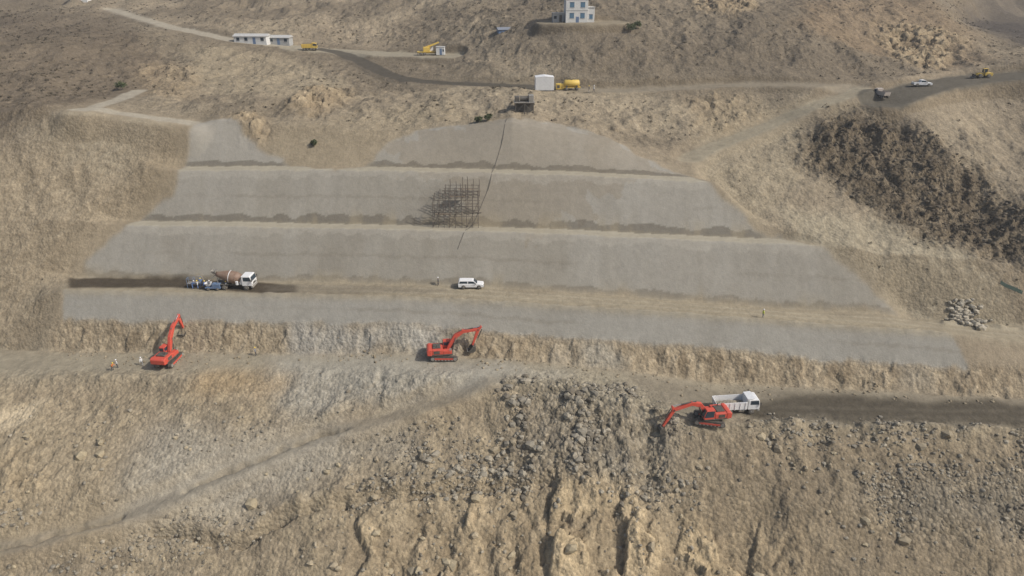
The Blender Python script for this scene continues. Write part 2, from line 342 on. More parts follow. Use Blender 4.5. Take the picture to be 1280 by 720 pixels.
# ---------- materials ----------
def newmat(name):
    m=bpy.data.materials.new(name);m.use_nodes=True;nt=m.node_tree
    return m,nt,nt.nodes['Principled BSDF']
def ground_mat():
    m,nt,b=newmat('ground_soil_rock');n=nt.nodes;l=nt.links
    at=n.new('ShaderNodeAttribute');at.attribute_name='Col'
    g=n.new('ShaderNodeNewGeometry')
    def noise(sc,det=6,r=.6):
        t=n.new('ShaderNodeTexNoise');t.inputs['Scale'].default_value=sc;t.inputs['Detail'].default_value=det;t.inputs['Roughness'].default_value=r
        l.new(g.outputs['Position'],t.inputs['Vector']);return t
    n1=noise(.95,3,.8)
    n2=noise(5.5,1,.7)
    vo=n.new('ShaderNodeTexVoronoi');vo.inputs['Scale'].default_value=1.6;l.new(g.outputs['Position'],vo.inputs['Vector'])
    def mr(o,a,b_):
        t=n.new('ShaderNodeMapRange');t.inputs[1].default_value=.25;t.inputs[2].default_value=.75;t.inputs[3].default_value=a;t.inputs[4].default_value=b_;l.new(o,t.inputs[0]);return t.outputs[0]
    def mul(a,b_):
        t=n.new('ShaderNodeMath');t.operation='MULTIPLY'
        for i,v in ((0,a),(1,b_)):
            if isinstance(v,float): t.inputs[i].default_value=v
            else: l.new(v,t.inputs[i])
        return t.outputs[0]
    f=mul(mr(n1.outputs['Fac'],.74,1.26),mr(n2.outputs['Fac'],.84,1.16))
    # smoother surface where there is sprayed concrete (alpha 0)
    am=n.new('ShaderNodeMapRange');am.inputs[1].default_value=0;am.inputs[2].default_value=.2;am.inputs[3].default_value=.35;am.inputs[4].default_value=1;l.new(at.outputs['Alpha'],am.inputs[0])
    m0=n.new('ShaderNodeMix');m0.data_type='FLOAT';l.new(am.outputs[0],m0.inputs[0]);m0.inputs[2].default_value=1;l.new(f,m0.inputs[3]);f=m0.outputs[0]
    sx=n.new('ShaderNodeSeparateColor');l.new(vo.outputs['Color'],sx.inputs[0])
    st=n.new('ShaderNodeMapRange');st.inputs[3].default_value=.70;st.inputs[4].default_value=1.30;l.new(sx.outputs[0],st.inputs[0])
    mm=n.new('ShaderNodeMix');mm.data_type='FLOAT';l.new(at.outputs['Alpha'],mm.inputs[0]);mm.inputs[2].default_value=1;l.new(st.outputs[0],mm.inputs[3])
    f=mul(f,mm.outputs[0])
    vm=n.new('ShaderNodeVectorMath');vm.operation='SCALE';l.new(at.outputs['Color'],vm.inputs[0]);l.new(f,vm.inputs['Scale'])
    l.new(vm.outputs[0],b.inputs['Base Color']);b.inputs['Roughness'].default_value=.95;b.inputs['Specular IOR Level'].default_value=.0
    v4=mul(mul(vo.outputs['Distance'],-1.6),at.outputs['Alpha'])
    ad2=n.new('ShaderNodeMath');ad2.operation='MULTIPLY_ADD';l.new(n1.outputs['Fac'],ad2.inputs[0]);l.new(am.outputs[0],ad2.inputs[1]);l.new(v4,ad2.inputs[2])
    bp=n.new('ShaderNodeBump');bp.inputs['Strength'].default_value=.6;bp.inputs['Distance'].default_value=.4;l.new(ad2.outputs[0],bp.inputs['Height']);l.new(bp.outputs[0],b.inputs['Normal'])
    return m
GM=ground_mat()
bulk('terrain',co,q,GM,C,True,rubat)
print('terrain',nV)
def simple_vcol(name):
    m,nt,b=newmat(name);n=nt.nodes;l=nt.links;at_=n.new('ShaderNodeAttribute');at_.attribute_name='Col';t=n.new('ShaderNodeTexNoise');t.inputs['Scale'].default_value=3;t.inputs['Detail'].default_value=2
    g=n.new('ShaderNodeNewGeometry');l.new(g.outputs['Position'],t.inputs['Vector']);r=n.new('ShaderNodeMapRange');r.inputs[3].default_value=.7;r.inputs[4].default_value=1.3;l.new(t.outputs['Fac'],r.inputs[0])
    vm=n.new('ShaderNodeVectorMath');vm.operation='SCALE';l.new(at_.outputs['Color'],vm.inputs[0]);l.new(r.outputs[0],vm.inputs['Scale']);l.new(vm.outputs[0],b.inputs['Base Color']);b.inputs['Roughness'].default_value=.95;b.inputs['Specular IOR Level'].default_value=.1;return m
ROCKM=simple_vcol('rock');LM=simple_vcol('foliage')
def hz(x,y):
    x=np.atleast_1d(np.asarray(x,float));y=np.atleast_1d(np.asarray(y,float))
    i=np.clip(np.searchsorted(xs,x)-1,0,nx-2);j=np.clip(np.searchsorted(ys,y)-1,0,ny-2)
    fx=np.clip((x-xs[i])/(xs[i+1]-xs[i]),0,1);fy=np.clip((y-ys[j])/(ys[j+1]-ys[j]),0,1)
    return (Z[j,i]*(1-fx)+Z[j,i+1]*fx)*(1-fy)+(Z[j+1,i]*(1-fx)+Z[j+1,i+1]*fx)*fy
def gs(A,x,y):
    i=np.clip(np.searchsorted(xs,x),0,nx-1);j=np.clip(np.searchsorted(ys,y),0,ny-1);return A[j,i]
def paint(name,col,rough=.45,var=.12,metal=0,dust=.25):
    m,nt,b=newmat(name);n=nt.nodes;l=nt.links
    g=n.new('ShaderNodeTexCoord');t=n.new('ShaderNodeTexNoise');t.inputs['Scale'].default_value=2.3;t.inputs['Detail'].default_value=4;t.inputs['Roughness'].default_value=.65
    l.new(g.outputs['Object'],t.inputs['Vector'])
    mx=n.new('ShaderNodeMix');mx.data_type='RGBA';mx.inputs[6].default_value=(*col,1)
    mx.inputs[7].default_value=(.30,.26,.20,1)
    r=n.new('ShaderNodeMapRange');r.inputs[1].default_value=.35;r.inputs[2].default_value=.8;r.inputs[3].default_value=dust*.4;r.inputs[4].default_value=dust*2.0;l.new(t.outputs['Fac'],r.inputs[0]);l.new(r.outputs[0],mx.inputs[0])
    l.new(mx.outputs[2],b.inputs['Base Color']);b.inputs['Roughness'].default_value=rough;b.inputs['Metallic'].default_value=metal
    return m
RED=paint('red_paint',(.56,.055,.028),.55,dust=.13);WHITE=paint('white_paint',(.76,.76,.75),.5,dust=.14);YEL=paint('yellow_paint',(.65,.44,.06),.55,dust=.18)
DARK=paint('dark_steel',(.035,.033,.03),.6,dust=.2);TYRE=paint('rubber',(.03,.03,.03),.85,dust=.3);STEEL=paint('grey_steel',(.25,.24,.22),.5,dust=.3)
RUST=paint('scaffold_steel',(.07,.055,.045),.8,dust=.2);BROWN=paint('drum_brown',(.17,.09,.055),.6,dust=.28);BLUE=paint('blue_paint',(.08,.16,.30),.6,dust=.2)
WALL=paint('white_wall',(.66,.66,.64),.85,dust=.2);GREYW=paint('grey_wall',(.35,.36,.36),.85,dust=.2);ROOF=paint('roof_sheet',(.5,.5,.48),.6,dust=.3)
GLASS,_n,_b=newmat('window_glass');_b.inputs['Base Color'].default_value=(.03,.045,.06,1);_b.inputs['Roughness'].default_value=.12
BLGL,_n,_b=newmat('blue_window_glass');_b.inputs['Base Color'].default_value=(.10,.18,.26,1);_b.inputs['Roughness'].default_value=.25
CHROME=paint('cylinder_rod',(.6,.6,.6),.25,metal=.9,dust=.05)
# ---------- part builders ----------
def mk(name,V,Fc,mat,par,bevel=0,smooth=False):
    me=bpy.data.meshes.new(name);me.from_pydata([tuple(v) for v in V],[],Fc);me.update();me.materials.append(mat)
    if smooth: me.polygons.foreach_set('use_smooth',[True]*len(me.polygons))
    o=bpy.data.objects.new(name,me);scene.collection.objects.link(o)
    if par is not None:o.parent=par
    if bevel>0:
        b=o.modifiers.new('bevel','BEVEL');b.width=bevel;b.segments=2;b.limit_method='ANGLE'
    return o
def box(name,x0,x1,y0,y1,z0,z1,mat,par,bevel=.03):
    V=[(x,y,z) for x in(x0,x1) for y in(y0,y1) for z in(z0,z1)]
    Fc=[(0,1,3,2),(4,6,7,5),(0,4,5,1),(2,3,7,6),(0,2,6,4),(1,5,7,3)]
    return mk(name,V,Fc,mat,par,bevel)
def prism(name,P,y0,y1,mat,par,bevel=.03,taper=0):
    n=len(P);V=[(p[0],y0,p[1]) for p in P]+[(p[0],y1,p[1]) for p in P]
    Fc=[tuple(range(n)),tuple(range(2*n-1,n-1,-1))]+[(i,i+n,(i+1)%n+n,(i+1)%n) for i in range(n)]
    A=sum(P[i][0]*P[(i+1)%n][1]-P[(i+1)%n][0]*P[i][1] for i in range(n))
    if A<0: Fc=[tuple(reversed(f)) for f in Fc]
    return mk(name,V,Fc,mat,par,bevel)
def cylm(segs,n=8):
    V=[];Fc=[]
    for p0,p1,r0,r1 in segs:
        p0=Vector(p0);p1=Vector(p1);d=(p1-p0).normalized();a=d.orthogonal().normalized();b=d.cross(a);o=len(V)
        for p,r in((p0,r0),(p1,r1)):
            for i in range(n):
                t=2*math.pi*i/n;V.append(p+a*math.cos(t)*r+b*math.sin(t)*r)
        Fc+=[(o+i,o+(i+1)%n,o+n+(i+1)%n,o+n+i) for i in range(n)]
        Fc+=[tuple(o+i for i in range(n-1,-1,-1)),tuple(o+n+i for i in range(n))]
    return V,Fc
def cyl(name,p0,p1,r,mat,par,r1=None,n=14,bevel=0):
    V,Fc=cylm([(p0,p1,r,r if r1 is None else r1)],n);return mk(name,V,Fc,mat,par,bevel,False)
def lathe(name,prof,p0,ax,mat,par,n=20):
    p0=Vector(p0);d=Vector(ax).normalized();a=d.orthogonal().normalized();b=d.cross(a);V=[];Fc=[]
    for t,r in prof:
        for i in range(n):
            q_=2*math.pi*i/n;V.append(p0+d*t+(a*math.cos(q_)+b*math.sin(q_))*max(r,.002))
    for k in range(len(prof)-1):
        for i in range(n):Fc.append((k*n+i,k*n+(i+1)%n,(k+1)*n+(i+1)%n,(k+1)*n+i))
    Fc.append(tuple(range(n-1,-1,-1)));Fc.append(tuple((len(prof)-1)*n+i for i in range(n)))
    return mk(name,V,Fc,mat,par,0,True)
def wheel(i,x,y,r,w,par,hub=STEEL):
    sg=1 if y>0 else -1
    lathe('tyre_%d'%i,[(-w/2,r*.6),(-w/2,r*.93),(-w*.35,r),(w*.35,r),(w/2,r*.93),(w/2,r*.6)],(x,y,r),(0,1,0),TYRE,par,18)
    lathe('rim_%d'%i,[(0,r*.58),(w*.5+.01,r*.55),(w*.4,r*.3),(w*.55,r*.2),(w*.55,.02)],(x,y,r),(0,sg,0),hub,par,14)
def strip(C_,W):
    C_=[Vector((p[0],p[1])) for p in C_];up=[];dn=[]
    for i,p in enumerate(C_):
        d=(C_[min(i+1,len(C_)-1)]-C_[max(i-1,0)]).normalized();n=Vector((-d.y,d.x));up.append(p+n*W[i]);dn.append(p-n*W[i])
    return [(v.x,v.y) for v in dn+up[::-1]]
def root(name,x,y,yaw,pitch=0,roll=0,dz=0,z=None,sc=1):
    e=bpy.data.objects.new(name,None);scene.collection.objects.link(e);e.empty_display_size=.5
    zz=float(hz(x,y)[0]) if z is None else z
    e.location=(x,y,zz+dz);e.rotation_euler=(math.radians(roll),math.radians(pitch),math.radians(yaw));e.scale=(sc,sc,sc);return e
def excavator(x,y,yaw,boom,arm,bucket,swing=0,z=None,sc=1,tyaw=0):
    e=root('excavator',x,y,yaw,z=z,sc=sc)
    und=bpy.data.objects.new('undercarriage',None);scene.collection.objects.link(und);und.parent=e;und.rotation_euler=(0,0,math.radians(tyaw))
    for sgn in(-1,1):
        yc=sgn*1.3;P=[]
        for k in range(9):
            t=-math.pi/2+math.pi*k/8;P.append((2.05+.47*math.cos(t),.5+.47*math.sin(t)))
        for k in range(9):
            t=math.pi/2+math.pi*k/8;P.append((-2.05+.47*math.cos(t),.5+.47*math.sin(t)))
        prism('track_%s'%('l' if sgn>0 else 'r'),P,yc-.3,yc+.3,DARK,und,.02)
        box('track_frame',-1.7,1.7,yc-.34,yc+.34,.32,.68,RED,und,.04)
        segs=[]
        for k in range(26):
            xx=-2.1+4.2*k/25;segs+=[((xx,yc-.32,.97),(xx,yc+.32,.97),.035,.035),((xx,yc-.32,.03),(xx,yc+.32,.03),.035,.035)]
        V,Fc=cylm(segs,4);mk('track_pads',V,Fc,DARK,und)
        V,Fc=cylm([((xx,yc-.36,.28),(xx,yc+.36,.28),.14,.14) for xx in(-1.5,-.9,-.3,.3,.9,1.5)]+[((xx,yc-.36,.5),(xx,yc+.36,.5),.33,.33) for xx in(-2.05,2.05)],10);mk('rollers',V,Fc,STEEL,und)
    box('carbody',-.9,.9,-1.1,1.1,.5,.95,DARK,und);cyl('slew_ring',(0,0,.9),(0,0,1.15),.75,DARK,und,n=20)
    prism('turntable_deck',[(-2.6,1.15),(1.5,1.15),(1.5,1.35),(-2.6,1.35)],-1.4,1.4,DARK,e)
    P=[(-3.2,1.25),(-2.3,1.15),(-2.3,2.45),(-2.9,2.45),(-3.25,2.2)];prism('counterweight',P,-1.42,1.42,RED,e,.12)
    box('engine_cover',-2.3,-.3,-1.38,1.38,1.36,2.35,RED,e,.1);box('engine_hood',-2.1,-.7,-.8,.9,2.35,2.55,DARK,e,.06)
    box('side_grille',-2.0,-.9,-1.41,-1.375,1.55,2.15,DARK,e,0);box('side_grille',-2.0,-.9,1.375,1.41,1.55,2.15,DARK,e,0)
    cyl('exhaust',(-1.4,-.6,2.5),(-1.4,-.6,3.05),.08,DARK,e)
    box('fuel_tank',-.3,1.3,-1.38,-.5,1.36,2.1,RED,e,.08);box('hand_rail',.9,1.25,-1.35,-1.3,2.1,2.6,STEEL,e,0)
    P=[(-.25,1.36),(1.55,1.36),(1.62,2.0),(1.3,3.05),(-.2,3.05)];prism('cab',P,.42,1.4,RED,e,.06)
    prism('cab_side_glass',[(-.1,1.75),(1.5,1.75),(1.5,2.05),(1.22,2.93),(-.1,2.93)],1.385,1.415,GLASS,e,0)
    prism('cab_inner_glass',[(-.1,2.25),(1.45,2.25),(1.22,2.93),(-.1,2.93)],.405,.43,GLASS,e,0)
    box('cab_rear_glass',-.27,-.22,.52,1.3,2.3,2.9,GLASS,e,0)
    prism('windscreen',[(1.57,1.6),(1.645,2.0),(1.33,2.97),(1.30,2.97)],.5,1.32,GLASS,e,0)
    box('cab_roof',-.2,1.25,.45,1.37,3.05,3.12,RED,e,.03)
    b0,b1,b2,b3=boom
    prism('boom',strip([b0,((b0[0]+b1[0])/2,(b0[1]+b1[1])/2),b1,b2,b3],[.24,.36,.42,.32,.2]),-.27,.27,RED,e,.04)
    a0,a1=arm
    d=(Vector(a1)-Vector(b3)).normalized();
    prism('arm',strip([a0,b3,(b3[0]+d.x*.7,b3[1]+d.y*.7),a1],[.14,.32,.28,.15]),-.2,.2,RED,e,.03)
    mid_b=Vector(((b1[0]+b2[0])/2,(b1[1]+b2[1])/2))
    for sy in(-.36,.36):
        q0=Vector((1.35,sy,1.45));q1=Vector((b1[0]+.1,sy,b1[1]-.1));m_=q0.lerp(q1,.6)
        cyl('boom_cylinder',q0,m_,.12,DARK,e);cyl('boom_rod',m_,q1,.06,CHROME,e)
    q0=Vector((mid_b.x,0,mid_b.y+.52));q1=Vector((a0[0],0,a0[1]));m_=q0.lerp(q1,.62)
    cyl('arm_cylinder',q0,m_,.12,DARK,e);cyl('arm_rod',m_,q1,.06,CHROME,e)
    q0=Vector((b3[0]+(a0[0]-b3[0])*.4,0,b3[1]+.1))+Vector((d.y*-.45,0,d.x*.45))
    nrm=Vector((-d.y,d.x));q1=Vector((a1[0]-d.x*.3+nrm.x*.5,0,a1[1]-d.y*.3+nrm.y*.5))
    m_=q0.lerp(q1,.6);cyl('bucket_cylinder',q0,m_,.1,DARK,e);cyl('bucket_rod',m_,q1,.05,CHROME,e)
    ang=bucket;ca,sa=math.cos(ang),math.sin(ang)
    prof=[(0,0),(.35,.25),(.75,.1),(1.0,-.35),(.95,-.85),(.6,-1.25),(.1,-1.35)]
    def tr(p):return(a1[0]+p[0]*ca-p[1]*sa,a1[1]+p[0]*sa+p[1]*ca)
    o=[tr(p) for p in prof];inn=[tr((p[0]*.86+.02,p[1]*.9-.02)) for p in prof]
    prism('bucket_shell',o+inn[::-1],-.7,.7,DARK,e,0)
    for sy in(-.74,.70):prism('bucket_cheek',o,sy,sy+.04,DARK,e,0)
    V,Fc=cylm([((tr((.1,-1.35))[0],yy,tr((.1,-1.35))[1]),(tr((-.15,-1.42))[0],yy,tr((-.15,-1.42))[1]),.06,.02) for yy in(-.6,-.3,0,.3,.6)],5);mk('bucket_teeth',V,Fc,STEEL,e)
    V,Fc=cylm([(q1,(tr((.4,.15))[0],0,tr((.4,.15))[1]),.07,.07)],6);mk('bucket_link',V,Fc,STEEL,e)
    V,Fc=cylm([((b3[0],-.3,b3[1]),(b3[0],.3,b3[1]),.13,.13),((b0[0],-.4,b0[1]),(b0[0],.4,b0[1]),.15,.15),((a1[0],-.3,a1[1]),(a1[0],.3,a1[1]),.1,.1)],10);mk('pins',V,Fc,DARK,e)
    return e
def truck_cab(e,x0,x1,w,z0,z1,mat):
    P=[(x0,z0),(x1,z0),(x1+.02,z0+(z1-z0)*.45),(x1-.18,z1-.12),(x1-.4,z1),(x0,z1)]
    prism('cab',P,-w/2,w/2,mat,e,.07)
    zz=z0+(z1-z0)*.5
    prism('windscreen',[(x1-.02,zz),(x1+.035,zz),(x1-.15,z1-.16),(x1-.2,z1-.16)],-w/2+.12,w/2-.12,GLASS,e,0)
    for sy in(-1,1):
        ya,yb=sorted((sy*(w/2-.02),sy*(w/2+.012)))
        prism('side_window',[(x0+.35,zz),(x1-.12,zz),(x1-.3,z1-.2),(x0+.35,z1-.2)],ya,yb,GLASS,e,0)
        box('mirror',x1+.02,x1+.12,*sorted((sy*(w/2+.1),sy*(w/2+.3))),zz,zz+.5,DARK,e,0)
        box('headlight',x1-.02,x1+.03,*sorted((sy*(w/2-.5),sy*(w/2-.15))),z0+.15,z0+.35,CHROME,e,0)
    box('grille',x1,x1+.03,-w/4,w/4,z0+.2,z0+.65,DARK,e,0);box('bumper',x1-.3,x1+.12,-w/2,w/2,z0-.35,z0-.02,STEEL,e,.04)
def dump_truck(x,y,yaw,body=None,name='dump_truck',sc=1,L=8.0,**k):
    body=body or WHITE
    e=root(name,x,y,yaw,sc=sc,**k)
    for sy in(-.45,.45):box('chassis_rail',-L/2+.3,L/2-.3,sy-.06,sy+.06,.75,1.0,DARK,e,0)
    i=0
    for xx in(L/2-1.4,-L/2+2.4,-L/2+1.05):
        for sy in(-1,1):
            i+=1;wheel(i,xx,sy*1.08,.53,.32 if xx>0 else .5,e)
    truck_cab(e,L/2-2.1,L/2-.1,2.4,.95,2.9,body)
    X0,X1=-L/2,L/2-2.3
    box('bed_floor',X0+.2,X1,-1.15,1.15,1.05,1.17,body,e,0)
    for sy in(-1,1):
        ya,yb=sorted((sy*1.17,sy*1.25))
        prism('bed_side',[(X0+.2,1.05),(X1,1.05),(X1,2.55),(X0,2.4)],ya,yb,body,e,.02)
        for k_ in range(6):
            xx=X0+.5+(X1-X0-.8)*k_/5;box('bed_rib',xx-.05,xx+.05,*sorted((sy*1.25,sy*1.32)),1.05,2.42,body,e,0)
    prism('tailgate',[(X0+.12,1.1),(X0+.2,1.1),(X0+.02,2.4),(X0-.06,2.4)],-1.17,1.17,body,e,0)
    box('headboard',X1-.02,X1+.06,-1.2,1.2,1.05,2.9,body,e,0)
    prism('cab_guard',[(X1,2.95),(X1+1.2,3.1),(X1+1.2,3.17),(X1,3.02)],-1.15,1.15,body,e,0)
    box('fuel_tank',.2,1.2,-1.15,-.7,.55,1.0,STEEL,e,.08);box('fuel_tank',.2,1.0,.7,1.15,.55,1.0,DARK,e,.08)
    nx_,ny_=14,8;V=[];Fc=[]
    for i_ in range(nx_):
        for j_ in range(ny_):
            a=i_/(nx_-1);b_=j_/(ny_-1);V.append((X0+.25+(X1-X0-.3)*a,-1.15+2.3*b_,1.35+.6*math.sin(math.pi*a)**.7*math.sin(math.pi*b_)**.6+random.uniform(-.08,.08)))
    for i_ in range(nx_-1):
        for j_ in range(ny_-1):
            o=i_*ny_+j_;Fc.append((o,o+ny_,o+ny_+1,o+1))
    mk('spoil_load',V,Fc,paint('spoil',(.22,.19,.14),.95),e,0,False)
    return e
def mixer_truck(x,y,yaw):
    e=root('concrete_mixer_truck',x,y,yaw)
    for sy in(-.45,.45):box('chassis_rail',-3.9,3.9,sy-.06,sy+.06,.75,1.0,DARK,e,0)
    i=0
    for xx in(2.9,-1.4,-2.75):
        for sy in(-1,1):i+=1;wheel(i,xx,sy*1.08,.52,.32 if xx>0 else .5,e)
    truck_cab(e,2.2,4.2,2.4,.95,2.95,WHITE)
    lathe('mixer_drum',[(0,.35),(.15,.8),(1.1,1.18),(2.3,1.22),(3.2,1.05),(4.6,.55),(5.0,.5),(5.02,.3)],(1.9,0,1.95),(-1,0,.20),BROWN,e,28)
    a=Vector((-1,0,.20)).normalized()
    for t,r in((1.1,1.2),(2.3,1.24)):
        p=Vector((1.9,0,1.95))+a*t;lathe('drum_band',[(0,r-.03),(0,r),(.12,r),(.12,r-.03)],p,a,WHITE if t>2 else BROWN,e,28)
    box('drum_pedestal',1.5,2.0,-.7,.7,1.0,2.1,WHITE,e,.04)
    for sy in(-.5,.5):cyl('rear_support',(-3.0,sy,1.0),(-2.6,sy,2.3),.09,STEEL,e)
    V=[(-3.9,-.6,3.7),(-2.9,-.6,3.7),(-2.9,.6,3.7),(-3.9,.6,3.7),(-3.5,-.25,2.9),(-3.1,-.25,2.9),(-3.1,.25,2.9),(-3.5,.25,2.9)]
    mk('hopper',V,[(0,1,5,4),(1,2,6,5),(2,3,7,6),(3,0,4,7)],STEEL,e);prism('chute',[(-3.3,2.6),(-4.6,1.5),(-4.65,1.62),(-3.35,2.75)],-.28,.28,STEEL,e,0)
    box('water_tank',.9,1.4,-1.15,-.75,1.05,1.9,WHITE,e,.1);box('rear_fender',-3.5,-.6,-1.25,1.25,1.1,1.16,DARK,e,0)
    V,Fc=cylm([((-3.6,sy,1.0),(-3.3,sy,3.5),.03,.03) for sy in(.8,1.1)]+[((-3.6+.3*k/7,.8,1.1+2.3*k/7),(-3.6+.3*k/7,1.1,1.1+2.3*k/7),.02,.02) for k in range(8)],5);mk('ladder',V,Fc,STEEL,e)
    return e
def suv(x,y,yaw,name='pickup_truck',canopy=True,mat=None,**k):
    mat=mat or WHITE
    e=root(name,x,y,yaw,**k)
    def arch(cx):return[(cx+.45*math.cos(t),.42+.45*math.sin(t)) for t in [math.pi*j/6 for j in range(7)]]
    low=[(-2.6,.45)]+arch(-1.55)[::-1]+arch(1.6)[::-1]+[(2.55,.45),(2.62,.75),(2.5,1.02),(1.25,1.16),(-2.62,1.16)]
    prism('body',low,-.92,.92,mat,e,.05)
    if canopy:
        P=[(-2.55,1.16),(1.25,1.16),(.55,1.78),(.2,1.84),(-2.3,1.84),(-2.5,1.7)]
    else:P=[(-.75,1.16),(1.25,1.16),(.55,1.74),(.3,1.8),(-.6,1.8)]
    prism('cabin',P,-.80,.80,mat,e,.06)
    for sy in(-1,1):
        ya,yb=sorted((sy*.785,sy*.812))
        prism('side_glass',[(-.55,1.22),(1.02,1.22),(.5,1.68),(-.55,1.7)],ya,yb,GLASS,e,0)
        if canopy:prism('canopy_glass',[(-2.35,1.24),(-.75,1.24),(-.75,1.7),(-2.25,1.7)],ya,yb,GLASS,e,0)
        box('mirror',.85,1.0,*sorted((sy*.92,sy*1.1)),1.15,1.32,DARK,e,0)
    prism('windscreen',[(1.2,1.19),(1.26,1.19),(.59,1.76),(.53,1.76)],-.7,.7,GLASS,e,0)
    box('front_bumper',2.5,2.68,-.88,.88,.42,.68,DARK,e,.04);box('rear_bumper',-2.72,-2.58,-.88,.88,.42,.65,DARK,e,.03)
    if not canopy:box('bed_recess',-2.45,-.85,-.75,.75,1.14,1.175,DARK,e,0)
    box('headlight',2.5,2.6,-.85,-.5,.8,.98,CHROME,e,0);box('headlight',2.5,2.6,.5,.85,.8,.98,CHROME,e,0)
    i=0
    for xx in(1.6,-1.55):
        for sy in(-1,1):i+=1;wheel(i,xx,sy*.82,.39,.25,e)
    return e
# ---------- people ----------
def pmat(n,c_):return paint(n,c_,.85,dust=.12)
SKIN=pmat('skin',(.32,.18,.11));CL={'blue':pmat('cloth_blue',(.08,.17,.38)),'hivis':pmat('cloth_hivis',(.65,.70,.10)),'white':pmat('cloth_white',(.68,.68,.66)),'dark':pmat('cloth_dark',(.03,.035,.05)),'orange':pmat('cloth_orange',(.75,.22,.04)),'grey':pmat('cloth_grey',(.22,.23,.25))}
HATS={'yellow':pmat('helmet_yellow',(.75,.55,.05)),'white':pmat('helmet_white',(.75,.75,.75)),'hair':pmat('hair_black',(.015,.012,.01))}
def person(x,y,yaw,shirt='blue',pants='dark',hat='yellow',pose='stand'):
    if pose=='walk': fl,fr=.28,-.30
    else: fl,fr=.05,-.04
    lean=.0 if pose!='work' else .35
    V=[(0,0,.98),(lean*.4,0,1.2),(lean,0,1.43-lean*.1),(lean*1.1+.01,0,1.53-lean*.1),(lean*1.15+.03,0,1.66-lean*.1)]
    rad=[.15,.14,.13,.06,.10]
    E=[(0,1),(1,2),(2,3),(3,4)];hands=[]
    for sg,f in((1,fl),(-1,fr)):
        b=len(V);V+=[(0,sg*.10,.90),(f*.55+.04,sg*.12,.50),(f,sg*.12,.09),(f+.17,sg*.13,.05)];rad+=[.095,.065,.045,.045];E+=[(0,b),(b,b+1),(b+1,b+2),(b+2,b+3)]
        b=len(V);hx=.30 if pose=='work' else (-f*.7+.05)
        hzv=1.05 if pose=='work' else .80
        V+=[(lean,sg*.20,1.40-lean*.1),(lean*.9+hx*.3,sg*.25,1.13),(lean*.8+hx,sg*.24,hzv+.03),(lean*.8+hx+.02,sg*.235,hzv-.06)]
        rad+=[.065,.05,.036,.034];E+=[(2,b),(b,b+1),(b+1,b+2),(b+2,b+3)];hands.append((b+3,sg))
    me=bpy.data.meshes.new('tmp');me.from_pydata(V,E,[]);o=bpy.data.objects.new('tmp',me);scene.collection.objects.link(o)
    o.modifiers.new('s','SKIN')
    for i,r in enumerate(rad):
        me.skin_vertices[0].data[i].radius=(r,r*(1.25 if i in(0,1,2) else 1))
        me.skin_vertices[0].data[i].use_root=(i==0)
    sb=o.modifiers.new('d','SUBSURF');sb.levels=1;sb.render_levels=1
    dg=bpy.context.evaluated_depsgraph_get();dg.update()
    m2=bpy.data.meshes.new_from_object(o.evaluated_get(dg));bpy.data.objects.remove(o)
    m2.name='body';e=root('construction_worker',x,y,yaw)
    for mm in(CL[shirt],CL[pants],SKIN,CL['dark']):m2.materials.append(mm)
    hx,hy,hv=V[4]
    for p in m2.polygons:
        z=p.center.z;cy=abs(p.center.y);p.use_smooth=True
        k=0
        if z<.11:k=3
        elif z<.93 and cy<.2:k=1
        if z>V[3][2]-.03:k=2
        if min((p.center-Vector(V[b])).length for b,_ in hands)<.09:k=2
        p.material_index=k
    b=bpy.data.objects.new('body',m2);scene.collection.objects.link(b);b.parent=e
    lathe('helmet',[(-.02,.155),(0,.155),(.01,.125),(.06,.12),(.11,.08),(.13,.02)],(hx,0,hv+.05),(.05,0,1),HATS[hat],e,14)
    V2,F2=cylm([((hx+.09,0,hv+.01),(hx+.125,0,hv-.02),.014,.02)],6);mk('nose',V2,F2,SKIN,e)
    V2,F2=cylm([((hx+.085,t*.035,hv+.02),(hx+.105,t*.035,hv+.02),.014,.008) for t in(-1,1)],6);mk('eyes',V2,F2,CL['dark'],e)
    V2,F2=cylm([((hx+.09,-.025,hv-.055),(hx+.09,.025,hv-.055),.008,.008)],5);mk('mouth',V2,F2,CL['dark'],e)
    V2,F2=cylm([((hx,t*.09,hv),(hx-.01,t*.115,hv+.01),.03,.03) for t in(-1,1)],6);mk('ears',V2,F2,SKIN,e)
    sg=[]
    for hi,t in hands:
        H=Vector(V[hi])
        for k,ln in enumerate((.065,.08,.085,.075)):
            a_=H+Vector((.03-.02*k,0,-.02));sg.append((a_,a_+Vector((.01,-.01*t,-ln)),.009,.007))
        sg.append((H+Vector((.03,0,0)),H+Vector((.07,-.01*t,-.04)),.011,.008))
    V2,F2=cylm(sg,5);mk('fingers',V2,F2,SKIN,e)
    return e
def at(u,v):return G(u,v)
